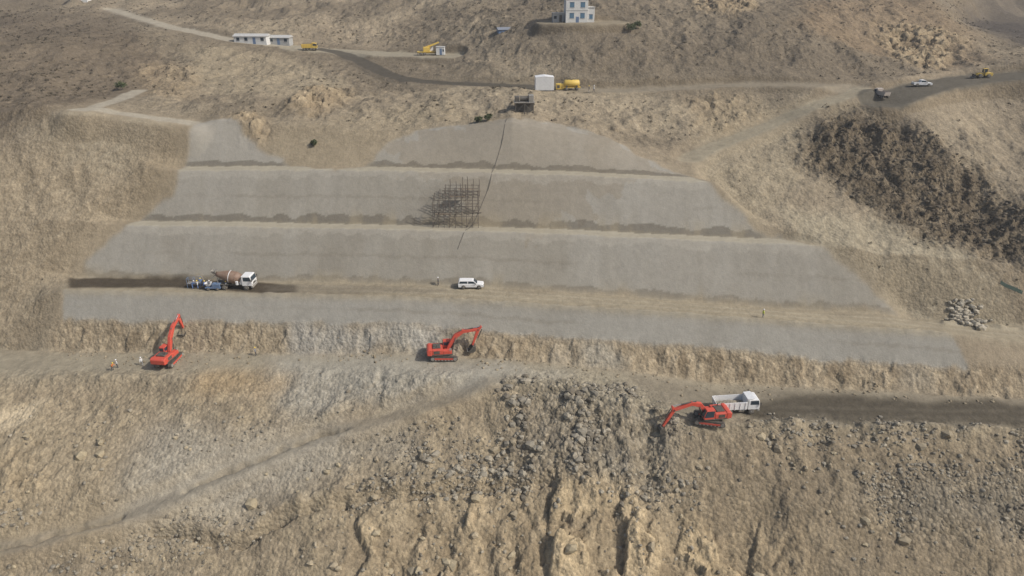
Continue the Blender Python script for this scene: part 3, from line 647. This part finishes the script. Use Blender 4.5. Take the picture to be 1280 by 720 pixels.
# ---------- vehicles on site ----------
x,y=at(212,452);excavator(x,y,82,[(.6,1.8),(1.7,4.3),(3.1,5.9),(5.2,6.7)],[(5.5,7.3),(5.9,3.9)],math.radians(-60),tyaw=6)
x,y=at(556,447);excavator(x,y,8,[(.6,1.8),(2.1,4.3),(3.5,5.2),(6.3,5.4)],[(6.9,6.0),(5.2,2.2)],math.radians(-45),tyaw=-8)
x,y=at(886,527);excavator(x,y,188,[(.6,1.8),(2.0,3.5),(3.4,3.9),(6.4,2.9)],[(6.8,3.7),(8.0,-.2)],math.radians(-35),tyaw=-20)
x,y=at(918,514);dump_truck(x,y,4,L=7.6)
x,y=at(293,360);mixer_truck(x,y,-2)
x,y=at(589,360);suv(x,y,1,sc=.95)
x,y=at(1152,106);suv(x,y,-5,canopy=False,sc=.85)
def crane_truck(x,y,yaw):
    e=root('truck_crane',x,y,yaw,sc=.85)
    for sy in(-.45,.45):box('chassis_rail',-4.4,4.2,sy-.08,sy+.08,.75,1.05,YEL,e,0)
    i=0
    for xx in(3.2,-1.8,-3.1):
        for sy in(-1,1):i+=1;wheel(i,xx,sy*1.1,.55,.4,e)
    truck_cab(e,2.6,4.5,2.4,1.0,2.9,YEL)
    box('deck',-4.4,2.4,-1.25,1.25,1.06,1.3,YEL,e);box('crane_house',-2.2,.2,-1.1,1.1,1.3,2.8,YEL,e,.1);box('operator_cab',.25,1.4,.3,1.2,1.3,2.9,WHITE,e,.08)
    prism('crane_boom',strip([(-1.5,2.6),(1.5,3.6),(3.6,4.4)],[.3,.27,.22]),-.3,.3,YEL,e);cyl('luff_cylinder',(.2,0,1.8),(1.2,0,3.4),.13,STEEL,e)
    for xx in(-4.1,2.1):
        for sy in(-1,1):cyl('outrigger',(xx,sy*1.3,1.2),(xx,sy*1.3,.0),.12,DARK,e)
    return e
x,y=at(537,72);crane_truck(x,y,8)
x,y=at(551,69);e=root('site_cabin',x,y,0)
box('walls',-1.3,1.3,-1.1,1.1,.1,2.4,WALL,e);box('roof',-1.4,1.4,-1.2,1.2,2.4,2.5,ROOF,e,.02);box('door',-.2,.5,-1.12,-1.09,.15,2.0,BLUE,e,0);box('window',.7,1.1,-1.12,-1.09,1.1,1.8,GLASS,e,0)
x,y=at(388,66);dump_truck(x,y,5,body=YEL,L=6.5,sc=.75)
def loader(x,y,yaw,mat=None,name='wheel_loader',sc=.7):
    mat=mat or YEL
    e=root(name,x,y,yaw,sc=sc);i=0
    for xx in(1.4,-1.4):
        for sy in(-1,1):i+=1;wheel(i,xx,sy*1.0,.7,.5,e)
    prism('rear_body',[(-2.9,.8),(-.2,.8),(-.2,1.9),(-2.7,1.8),(-2.9,1.5)],-.9,.9,mat,e,.06);box('front_frame',0,2.0,-.5,.5,.7,1.5,mat,e)
    box('cab',-.9,.35,-.7,.7,1.9,3.1,GLASS,e,.04);box('cab_roof',-1.0,.45,-.78,.78,3.1,3.22,mat,e,.03)
    for xx in(-.88,.33):
        for sy in(-.68,.68):box('cab_post',xx-.06,xx+.06,sy-.06,sy+.06,1.9,3.1,mat,e,0)
    for sy in(-.5,.5):prism('lift_arm',strip([(.6,1.6),(1.9,1.5),(3.0,.7)],[.15,.18,.12]),sy-.08,sy+.08,mat,e,.02)
    prism('bucket',[(2.9,.1),(4.0,.1),(3.2,.25),(3.05,.9),(3.5,1.3),(2.9,1.1)],-1.3,1.3,DARK,e,.02);return e
x,y=at(1228,97);loader(x,y,175)
x,y=at(1102,117);dump_truck(x,y,100,L=6.5,body=paint('faded_paint',(.45,.39,.34),.6),sc=.65)
x,y=at(714,114);e=root('water_tanker_trailer',x,y,3,sc=.9)
lathe('tank',[(0,.3),(.1,.8),(.3,1.0),(4.2,1.0),(4.4,.8),(4.5,.3)],(-2.2,0,1.9),(1,0,0),YEL,e,24)
box('frame',-2.4,2.6,-.7,.7,.75,.95,YEL,e,0);i=0
for xx in(-1.5,1.5):
    for sy in(-1,1):i+=1;wheel(i,xx,sy*.85,.45,.3,e)
cyl('manhole',(0,0,2.85),(0,0,3.05),.3,DARK,e);cyl('tow_bar',(2.5,0,.85),(3.8,0,.6),.06,DARK,e);box('saddle',-1.6,-1.2,-.9,.9,.95,1.5,DARK,e,0);box('saddle',1.2,1.6,-.9,.9,.95,1.5,DARK,e,0)
x,y=at(700,114);e=root('diesel_generator',x,y,5)
box('housing',-1.1,1.1,-.6,.6,.3,1.7,YEL,e,.06);box('grille',-.9,-.2,-.62,-.59,.6,1.4,DARK,e,0);box('skid',-1.2,1.2,-.65,.65,.05,.28,DARK,e,0);cyl('exhaust',(.5,0,1.7),(.5,0,2.1),.06,DARK,e)
x,y=at(680,118);e=root('storage_container',x,y,2)
box('box_shell',-2.3,2.3,-1.7,1.7,.15,3.3,WHITE,e,.03)
V=[];Fc=[]
for k in range(15):
    xx=-2.2+4.4*k/14;o=len(V);V+=[(xx-.06,-1.74,.3),(xx+.06,-1.74,.3),(xx+.06,-1.74,3.2),(xx-.06,-1.74,3.2),(xx-.06,-1.69,.3),(xx+.06,-1.69,.3),(xx+.06,-1.69,3.2),(xx-.06,-1.69,3.2)]
    Fc+=[(o,o+1,o+2,o+3),(o+1,o+5,o+6,o+2),(o+4,o,o+3,o+7),(o+3,o+2,o+6,o+7)]
mk('corrugations',V,Fc,WHITE,e);prism('roof',[(-2.35,3.3),(2.35,3.3),(0,3.6)],-1.75,1.75,WHITE,e,.02);box('base_beam',-2.25,2.25,-1.6,1.6,-.3,.15,DARK,e,0);box('door_gap',2.295,2.32,-.05,.05,.3,3.1,DARK,e,0)
x,y=at(655,143);e=root('winch_platform',x,y,3)
segs=[]
for xx in(-2.0,0,2.0):
    for yy in(-1.2,1.2):segs.append(((xx,yy,-.8),(xx,yy,2.2),.12,.12))
for yy in(-1.2,1.2):
    segs+=[((-2,yy,0),(0,yy,2.1),.06,.06),((2,yy,0),(0,yy,2.1),.06,.06),((-2.2,yy,2.2),(2.2,yy,2.2),.12,.12)]
V,Fc=cylm(segs,6);mk('frame',V,Fc,DARK,e);box('deck',-2.3,2.3,-1.4,1.4,2.25,2.4,STEEL,e,0);cyl('winch_drum',(-.9,0,3.0),(.9,0,3.0),.55,DARK,e);box('engine',-2.1,-1.1,-.7,.7,2.4,3.5,DARK,e,.05);box('hopper_plate',1.0,2.1,-1.0,1.0,2.4,3.8,STEEL,e,.04);box('wall_block',-1.9,1.9,.4,1.1,-.5,2.2,DARK,e,0)
V,Fc=cylm([((xx,yy,2.4),(xx,yy,3.4),.03,.03) for xx in(-2.2,2.2) for yy in(-1.3,1.3)]+[((-2.2,yy,3.4),(2.2,yy,3.4),.03,.03) for yy in(-1.3,1.3)],5);mk('rails',V,Fc,STEEL,e)
# ---------- buildings ----------
x,y=at(722,27);bx,by=x,y;e=root('white_building',x,y+3,2)
def win(nm,x0,x1,z0,z1,yf,par,mt=BLGL):
    box(nm,x0,x1,yf-.02,yf+.05,z0,z1,mt,par,0);
    for a,b_,c_,d_ in((x0-.08,x1+.08,z0-.1,z0-.003),(x0-.08,x1+.08,z1+.003,z1+.08)):box(nm+'_trim',a,b_,yf-.08,yf+.05,c_,d_,GREYW,par,0)
box('main_block',-3.6,2.8,-3,3,-.8,9.2,WALL,e,.04);box('annex',2.8,4.8,-2.6,2.4,-.8,4.0,WALL,e,.03);box('parapet',-3.7,2.9,-3.1,3.1,9.2,9.5,GREYW,e,.02);box('annex_roof',2.803,4.95,-2.75,2.5,4.0,4.15,ROOF,e,.02)
for fl in range(3):
    for k,xx in enumerate((-2.5,.6)):
        win('window',xx,xx+1.3,1.2+2.9*fl,2.6+2.9*fl,-3,e)
box('string_course',-3.62,2.82,-3.06,-2.98,3.2,3.35,GREYW,e,0);box('string_course',-3.62,2.82,-3.06,-2.98,6.1,6.25,GREYW,e,0)
win('annex_window',3.3,4.3,1.0,2.2,-2.6,e);box('door',-.65,.25,-3.03,-2.99,-.1,1.6,BLUE,e,0)
e=root('porta_cabin',bx-5.6,by+3,4)
box('walls',-1.6,1.5,-1.2,1.2,-.5,2.5,GREYW,e,.03);box('roof',-1.7,1.6,-1.3,1.3,2.5,2.62,ROOF,e,.02);win('window',-1.3,-.5,1.0,1.8,-1.2,e,GLASS);box('door',.3,1.1,-1.23,-1.19,.1,2.0,DARK,e,0)
def shed(u,v,w,d,h,yaw,nm='site_office_hut',wall=WALL,nwin=4,roof=ROOF):
    x,y=at(u,v);e=root(nm,x,y+d/2,yaw,z=float(min(hz(x-w/2,y),hz(x+w/2,y),hz(x,y))[0])+.3)
    box('walls',-w/2,w/2,-d/2,d/2,-1.5,h,wall,e,.03)
    V=[(-w/2-.3,-d/2-.3,h),(w/2+.3,-d/2-.3,h),(w/2+.3,d/2+.3,h),(-w/2-.3,d/2+.3,h),(-w/2-.3,0,h+.7),(w/2+.3,0,h+.7)]
    mk('roof',V,[(0,1,5,4),(2,3,4,5),(0,4,3),(1,2,5),(3,2,1,0)],roof,e)
    for k in range(nwin):
        xx=-w/2+(k+.5)*w/nwin;
        if k==nwin//2:box('door',xx-.45,xx+.45,-d/2-.03,-d/2+.01,0,min(2.0,h-.1),BLUE,e,0)
        elif h>2:win('window',xx-.5,xx+.5,1.0,1.9,-d/2,e,GLASS)
    return e
shed(314,57,10.5,4,2.3,-3);shed(349,56,7,3.6,2.2,-3,wall=GREYW,nwin=3)
shed(100,7,7,5,3,0,nwin=3)
shed(631,40,4.5,2.5,.9,15,nm='blue_shed',wall=BLUE,roof=paint('blue_grey_roof',(.16,.19,.24),.6),nwin=2)
# ---------- scaffold ----------
xa,ya=Py(541,284,130.2)[:2];xb=Py(598,284,130.2)[0]
e=root('scaffolding',(xa+xb)/2,130.4+dyf(570),0);W=(xb-xa)/2;segs=[];ox,oy,oz=e.location
nc=9
for r_,yy in enumerate((0,2.4,4.8)):
    for k in range(nc):
        xx=-W+2*W*k/(nc-1)+random.uniform(-.12,.12);g=float(hz(ox+xx,oy+yy)[0])-oz
        top=[6.4,6.8,7.6,8.6,8.4,9.1,9.3,9.0,8.7][k]+random.uniform(-.6,.3)-(0 if r_ else .3)
        segs.append(((xx,yy,g),(xx+random.uniform(-.12,.12),yy,top),.06,.06))
        if r_<2:
            for lv in np.arange(max(g,0)+1.3,top-.5,2.6):segs.append(((xx,yy,lv),(xx,yy+2.5,lv),.035,.035))
    for lv in np.arange(1.2,9.0,1.3):
        g=float(hz(ox,oy+yy)[0])-oz
        if lv>g+.3:
            k0=0 if lv<6 else 2 if lv<8 else 3
            segs.append(((-W+2*W*k0/(nc-1)-random.uniform(.1,.8),yy,lv+random.uniform(-.12,.12)),(W+random.uniform(.0,.6),yy,lv+random.uniform(-.12,.12)),.055,.055))
for k in range(0,nc-2,3):segs.append(((-W+2*W*k/(nc-1),-.1,.3),(-W+2*W*(k+2)/(nc-1),-.1,5.5),.045,.045))
V,Fc=cylm(segs,5);mk('tubes',V,Fc,RUST,e)
V=[];Fc=[]
for lv,r_,a,b_ in((2.75,0,-.9,-.2),(5.75,1,-.3,.4),(7.3,1,.1,.8)):
    o=len(V);y0=r_*2.4+.3;V+=[(W*a,y0,lv),(W*b_,y0,lv),(W*b_,y0+.7,lv),(W*a,y0+.7,lv),(W*a,y0,lv+.06),(W*b_,y0,lv+.06),(W*b_,y0+.7,lv+.06),(W*a,y0+.7,lv+.06)]
    Fc+=[(o+3,o+2,o+1,o),(o+4,o+5,o+6,o+7),(o,o+1,o+5,o+4),(o+2,o+3,o+7,o+6),(o+1,o+2,o+6,o+5),(o+3,o,o+4,o+7)]
mk('planks',V,Fc,paint('plank_wood',(.22,.16,.10),.9),e)
def hose(name,pl,r,mat):
    p=gp(pl);cu=bpy.data.curves.new(name,'CURVE');cu.dimensions='3D';cu.bevel_depth=r;cu.bevel_resolution=1
    Q=[]
    for i in range(len(p)-1):
        for t in np.linspace(0,1,8,endpoint=False):Q.append((p[i][0]*(1-t)+p[i+1][0]*t,p[i][1]*(1-t)+p[i+1][1]*t))
    Q.append(p[-1]);Q=np.array(Q);zz=hz(Q[:,0],Q[:,1])+r
    for k in range(3):zz[1:-1]=np.maximum(zz[1:-1],(zz[:-2]+zz[2:])/2)
    sp=cu.splines.new('POLY');sp.points.add(len(Q)-1)
    for i in range(len(Q)):sp.points[i].co=(Q[i,0],Q[i,1],zz[i],1)
    cu.materials.append(mat);o=bpy.data.objects.new(name,cu);scene.collection.objects.link(o)
HOSEM=paint('hose_rubber',(.05,.045,.04),.8,dust=.15)
hose('compressed_air_hose',[(634,150),(628,178),(620,205),(612,235),(600,262),(588,285),(572,312)],.05,HOSEM)
for u,v,yw,sh,pa,ht,po in[(241,361,20,'blue','blue','white','work'),(248,361,200,'white','blue','yellow','stand'),(256,362,90,'blue','dark','yellow','work'),(263,361,-30,'dark','blue','white','walk'),(284,362,160,'grey','dark','yellow','stand'),(252,358,-60,'blue','blue','yellow','stand'),
    (147,460,60,'white','dark','white','stand'),(141,463,-20,'orange','dark','yellow','work'),(178,457,120,'white','grey','white','walk'),(320,445,0,'grey','dark','yellow','stand'),
    (548,357,180,'dark','dark','white','stand'),(953,398,10,'hivis','grey','white','stand'),(742,119,0,'white','dark','white','walk'),(736,119,180,'dark','grey','yellow','stand')]:
    x,y=at(u,v);person(x,y,yw,sh,pa,ht,po)
x,y=at(268,362);e=root('shotcrete_pump',x,y,-3,sc=.85)
box('chassis',-1.8,1.8,-.7,.7,.5,.75,BLUE,e,.03);i=0
for xx in(-1.1,1.1):
    for sy in(-1,1):i+=1;wheel(i,xx,sy*.75,.35,.22,e)
box('engine_box',-.2,1.7,-.6,.6,.76,1.6,BLUE,e,.06);V=[(-1.8,-.7,1.7),(-.5,-.7,1.7),(-.5,.7,1.7),(-1.8,.7,1.7),(-1.5,-.35,.9),(-.8,-.35,.9),(-.8,.35,.9),(-1.5,.35,.9)]
mk('hopper',V,[(0,1,5,4),(1,2,6,5),(2,3,7,6),(3,0,4,7),(4,5,6,7)],WHITE,e)
V,Fc=cylm([((-1.8,.6,.75),(-2.6,.2,3.2),.06,.06),((-2.6,.2,3.2),(-4.2,0,3.6),.05,.05),((1.2,0,1.6),(1.2,0,2.2),.05,.05)],6);mk('delivery_boom',V,Fc,STEEL,e)
x,y=at(244,359);e=root('work_platform_frame',x,y,5)
V,Fc=cylm([((a,b_,0),(a,b_,2.0),.04,.04) for a in(-1.2,0,1.2) for b_ in(-.5,.5)]+[((-1.2,b_,z_),(1.2,b_,z_),.03,.03) for b_ in(-.5,.5) for z_ in(1.0,2.0)]+[((a,-.5,z_),(a,.5,z_),.03,.03) for a in(-1.2,0,1.2) for z_ in(1.0,2.0)],5);mk('frame',V,Fc,BLUE,e);box('deck',-1.2,1.2,-.5,.5,1.02,1.08,STEEL,e,0)
# ---------- rocks ----------
import bmesh
bm=bmesh.new();bmesh.ops.create_icosphere(bm,subdivisions=1,radius=1);iv=np.array([v.co[:] for v in bm.verts]);itf=np.array([[v.index for v in f.verts] for f in bm.faces]);bm.free()
variants=[]
for k in range(16):
    V=iv.copy();
    V*= (1+rng.uniform(-.28,.28,(len(V),1)));V=np.sign(V)*np.abs(V)**.8;V*=np.array([1,rng.uniform(.55,1),rng.uniform(.5,.85)]);variants.append(V)
def rocks(name,P,S,cols,mat):
    n=len(P);vv=[];ff=[];cc=[]
    for i in range(n):
        a=rng.uniform(0,6.28);ca,sa=math.cos(a),math.sin(a);V=variants[i%16]*S[i]
        W_=np.stack([V[:,0]*ca-V[:,1]*sa,V[:,0]*sa+V[:,1]*ca,V[:,2]],1)+P[i];vv.append(W_);ff.append(itf+i*len(V));cc.append(np.repeat(cols[i][None],len(V),0))
    return bulk(name,np.concatenate(vv),np.concatenate(ff),mat,np.concatenate(cc),False)
def scatter(poly,n,smin,smax,pw=3,cols=((134,126,110),(152,142,122),(116,107,91)),embed=.3):
    P=np.array(gp(poly));pts=[]
    x0,x1=P[:,0].min(),P[:,0].max();y0,y1=P[:,1].min(),P[:,1].max()
    while len(pts)<n:
        x=rng.uniform(x0,x1,4000);y=rng.uniform(y0,y1,4000);ins=np.zeros(4000,bool)
        xj=x+4*fbm(x,y,5,3,120)+rng.normal(0,.8,4000);yj=y+3*fbm(x,y,5,3,121)+rng.normal(0,.8,4000)
        for i in range(len(P)):
            xa,ya=P[i];xb,yb=P[(i+1)%len(P)]
            if ya==yb:continue
            ins^=((ya>yj)!=(yb>yj))&(xj<(xb-xa)*(yj-ya)/(yb-ya)+xa)
        ins&=(fbm(x,y,6,3,99)*1.5+rng.uniform(-.4,.5,4000)>0)&(gs(rm,x,y)<.3)
        pts+=list(zip(x[ins],y[ins]))
    p=np.array(pts[:n]);S=smin+(smax-smin)*rng.random(n)**pw
    zz=hz(p[:,0],p[:,1])+S*(.5-embed)*.6
    cl=np.array([L3(cols[rng.integers(len(cols))])*rng.uniform(.85,1.12) for _ in range(n)])
    return np.column_stack([p,zz]),S,cl
grp=[scatter([(610,485),(700,472),(800,490),(850,540),(900,560),(870,640),(700,640),(620,600),(560,570)],1100,.1,.6,4),
 scatter([(620,495),(700,480),(780,505),(800,570),(740,590),(650,580)],130,.35,.95,1.8),
 scatter([(500,560),(620,560),(640,600),(520,605)],60,.3,.8,2),
 scatter([(1060,590),(1290,575),(1290,700),(1190,680),(1090,640)],800,.08,.45,4),
 scatter([(330,645),(520,605),(700,585),(700,602),(520,625),(350,662)],480,.1,.5),
 scatter([(-40,640),(150,630),(330,650),(330,690),(-40,720)],320,.1,.5),
 scatter([(500,480),(620,480),(600,590),(480,600)],280,.08,.42),
 scatter([(-60,480),(1320,540),(1320,740),(-60,740)],3200,.05,.4,5),
 scatter([(-60,540),(1320,560),(1320,740),(-60,740)],150,.3,1.1,2.5,((152,138,112),(164,149,119))),
 scatter([(60,438),(600,446),(1280,498),(1280,506),(600,456),(60,450)],500,.07,.35,3,((150,136,110),(134,120,96))),
 scatter([(1005,170),(1080,140),(1180,190),(1280,255),(1320,300),(1290,375),(1180,300),(1100,270),(1020,215)],1000,.1,.6,4,((86,78,66),(104,94,78))),
 scatter([(830,530),(1290,540),(1290,560),(830,560)],450,.08,.48)]
P=np.concatenate([g[0] for g in grp]);S=np.concatenate([g[1] for g in grp]);CC=np.concatenate([g[2] for g in grp])
rocks('scattered_rubble',P,S,CC,ROCKM)
p_,s_,c_=scatter([(1168,382),(1195,378),(1245,392),(1272,408),(1245,415),(1200,406)],140,.3,.65,1.3,((170,160,140),(154,144,124)),0)
p_[:,2]+=rng.uniform(0,.4,140);rocks('boulder_pile',p_,s_,c_,ROCKM)
# ---------- shrubs ----------
def shrubs(name,n,region,smin,smax,mask,cols):
    pts=[]
    while len(pts)<n:
        x=rng.uniform(region[0],region[1],20000);y=rng.uniform(region[2],region[3],20000)
        w=mask(x,y);k=rng.random(20000)<w;pts+=list(zip(x[k],y[k]))
    p=np.array(pts[:n]);S=smin+(smax-smin)*rng.random(n)**2;zz=hz(p[:,0],p[:,1]);vv=[];cc=[]
    nl=22
    for i in range(n):
        d=rng.normal(size=(nl,3));d/=np.linalg.norm(d,axis=1)[:,None];d[:,2]=np.abs(d[:,2])*.75
        cen=d*S[i]*rng.uniform(.35,1,(nl,1));a=rng.normal(size=(nl,3,3))*S[i]*.22
        T=cen[:,None,:]+a+np.array([p[i,0],p[i,1],zz[i]]);vv.append(T.reshape(-1,3))
        cl=L3(cols[rng.integers(len(cols))])*rng.uniform(.7,1.2);cc.append(np.repeat(cl[None]*rng.uniform(.75,1.2),nl*3,0))
    V=np.concatenate(vv);return bulk(name,V,np.arange(len(V)).reshape(-1,3),LM,np.concatenate(cc),False)
def mhill(x,y):
    return np.clip(gs(nat,x,y)*(1-gs(rm,x,y)*1.3)*(.1+ss(fbm(x,y,20,3,77)*2+.3))*(.25+ss((y-150)/20)),0,1)
SC=((84,78,62),(94,86,68),(76,71,58),(100,90,72))
shrubs('desert_shrubs',6500,(-200,190,100,320),.15,.6,mhill,SC)
def mleft(x,y):
    P=ss((-x-y*.58)/8);return np.clip(P*ss((y-165)/10)*.9*(1-gs(rm,x,y)),0,1)
shrubs('desert_shrubs',1900,(-220,-80,150,300),.2,.7,mleft,SC)
shrubs('desert_shrubs',900,(60,140,115,190),.2,.6,lambda x,y:gs(ravine,x,y),((80,75,62),(92,84,70)))
TR=paint('bark',(.12,.09,.06),.9)
def tree(u,v,h,r):
    x,y=at(u,v);e=root('acacia_tree',x,y,random.uniform(0,360));segs=[((0,0,-.3),(.1,0,h*.4),.12*h/3,.07*h/3)]
    tips=[]
    for k in range(7):
        a=k*.9+random.random();t=Vector((math.cos(a)*r*.6,math.sin(a)*r*.6,h*random.uniform(.5,.85)));segs.append(((.1,0,h*.38),t,.06*h/3,.02));tips.append(t)
    V,Fc=cylm(segs,6);mk('trunk',V,Fc,TR,e);vv=[];cc=[]
    for t in tips+[Vector((0,0,h*.8))]:
        for k in range(90):
            d=rng.normal(size=3);d/=np.linalg.norm(d);cen=np.array(t)+d*r*.5*rng.random()**.4;tri=cen+rng.normal(size=(3,3))*.12;vv.append(tri);cc.append(np.repeat((np.array([.085,.10,.05])*rng.uniform(.6,1.4))[None],3,0))
    V=np.concatenate(vv);o=bulk('crown',V,np.arange(len(V)).reshape(-1,3),LM,np.concatenate(cc),False);o.parent=e
for u,v,h,r in((788,42,2.4,1.5),(796,38,2.0,1.2),(152,112,2.2,1.3),(393,183,1.3,.7),(610,152,1.3,.9),(598,154,1.1,.8)):tree(u,v,h,r)
x,y=at(1262,366);e=root('safety_net_fence',x,y,-20)
NET,_n,_b=newmat('green_netting');_b.inputs['Base Color'].default_value=(.16,.22,.17,1);_b.inputs['Roughness'].default_value=.9
V=[];Fc=[];sg=[]
for k in range(5):
    xx=k*1.0-2;wx_=x+xx*math.cos(math.radians(-20));wy_=y+xx*math.sin(math.radians(-20));g=float(hz(wx_,wy_)[0])-e.location.z;V+=[(xx,.02*(k%2),g+.1),(xx,.02*(k%2),g+.8)];sg.append(((xx,.06,g-.2),(xx,.06,g+1.1),.04,.04))
    if k:Fc.append((2*k-2,2*k,2*k+1,2*k-1))
mk('net',V,Fc,NET,e);V,Fc=cylm(sg,6);mk('posts',V,Fc,STEEL,e)
# ---------- dusty air ----------
me=bpy.data.meshes.new('dusty_air');V=[(x,y,z) for x in(-900,900) for y in(-300,1200) for z in(-70,170)]
me.from_pydata(V,[],[(0,1,3,2),(4,6,7,5),(0,4,5,1),(2,3,7,6),(0,2,6,4),(1,5,7,3)]);hzm=bpy.data.materials.new('dust_haze');hzm.use_nodes=True;nt=hzm.node_tree;nt.nodes.remove(nt.nodes['Principled BSDF'])
vs=nt.nodes.new('ShaderNodeVolumeScatter');vs.inputs['Density'].default_value=.00028;vs.inputs['Anisotropy'].default_value=.2;vs.inputs['Color'].default_value=(.96,.97,1,1);nt.links.new(vs.outputs[0],nt.nodes['Material Output'].inputs['Volume'])
me.materials.append(hzm);o=bpy.data.objects.new('dusty_air',me);scene.collection.objects.link(o)
# ---------- light, sky, camera ----------
sd=Vector((.74,-.26,0)).normalized();el=math.radians(42);S_=Vector((sd.x*math.cos(el),sd.y*math.cos(el),math.sin(el)))
sl=bpy.data.lights.new('sun','SUN');sl.energy=3.6;sl.angle=math.radians(.55);sl.color=(1,.965,.91);so=bpy.data.objects.new('sun',sl);scene.collection.objects.link(so);so.rotation_euler=(-S_).to_track_quat('-Z','Y').to_euler()
w=bpy.data.worlds.new('World');scene.world=w;w.use_nodes=True;nt=w.node_tree;bg=nt.nodes['Background'];sk=nt.nodes.new('ShaderNodeTexSky');sk.sky_type='NISHITA';sk.sun_disc=False;sk.sun_elevation=el;sk.sun_rotation=math.atan2(S_.x,S_.y);sk.dust_density=3;nt.links.new(sk.outputs[0],bg.inputs[0]);bg.inputs[1].default_value=.125
cam=bpy.data.cameras.new('camera');cam.lens=24;cam.sensor_width=36;cam.clip_end=20000;cam.clip_start=.5;co_=bpy.data.objects.new('camera',cam);scene.collection.objects.link(co_);co_.location=(0,0,HC);co_.rotation_euler=(math.radians(65),0,0);scene.camera=co_
scene.view_settings.view_transform='Standard';scene.view_settings.look='None';scene.view_settings.exposure=0
print('done')
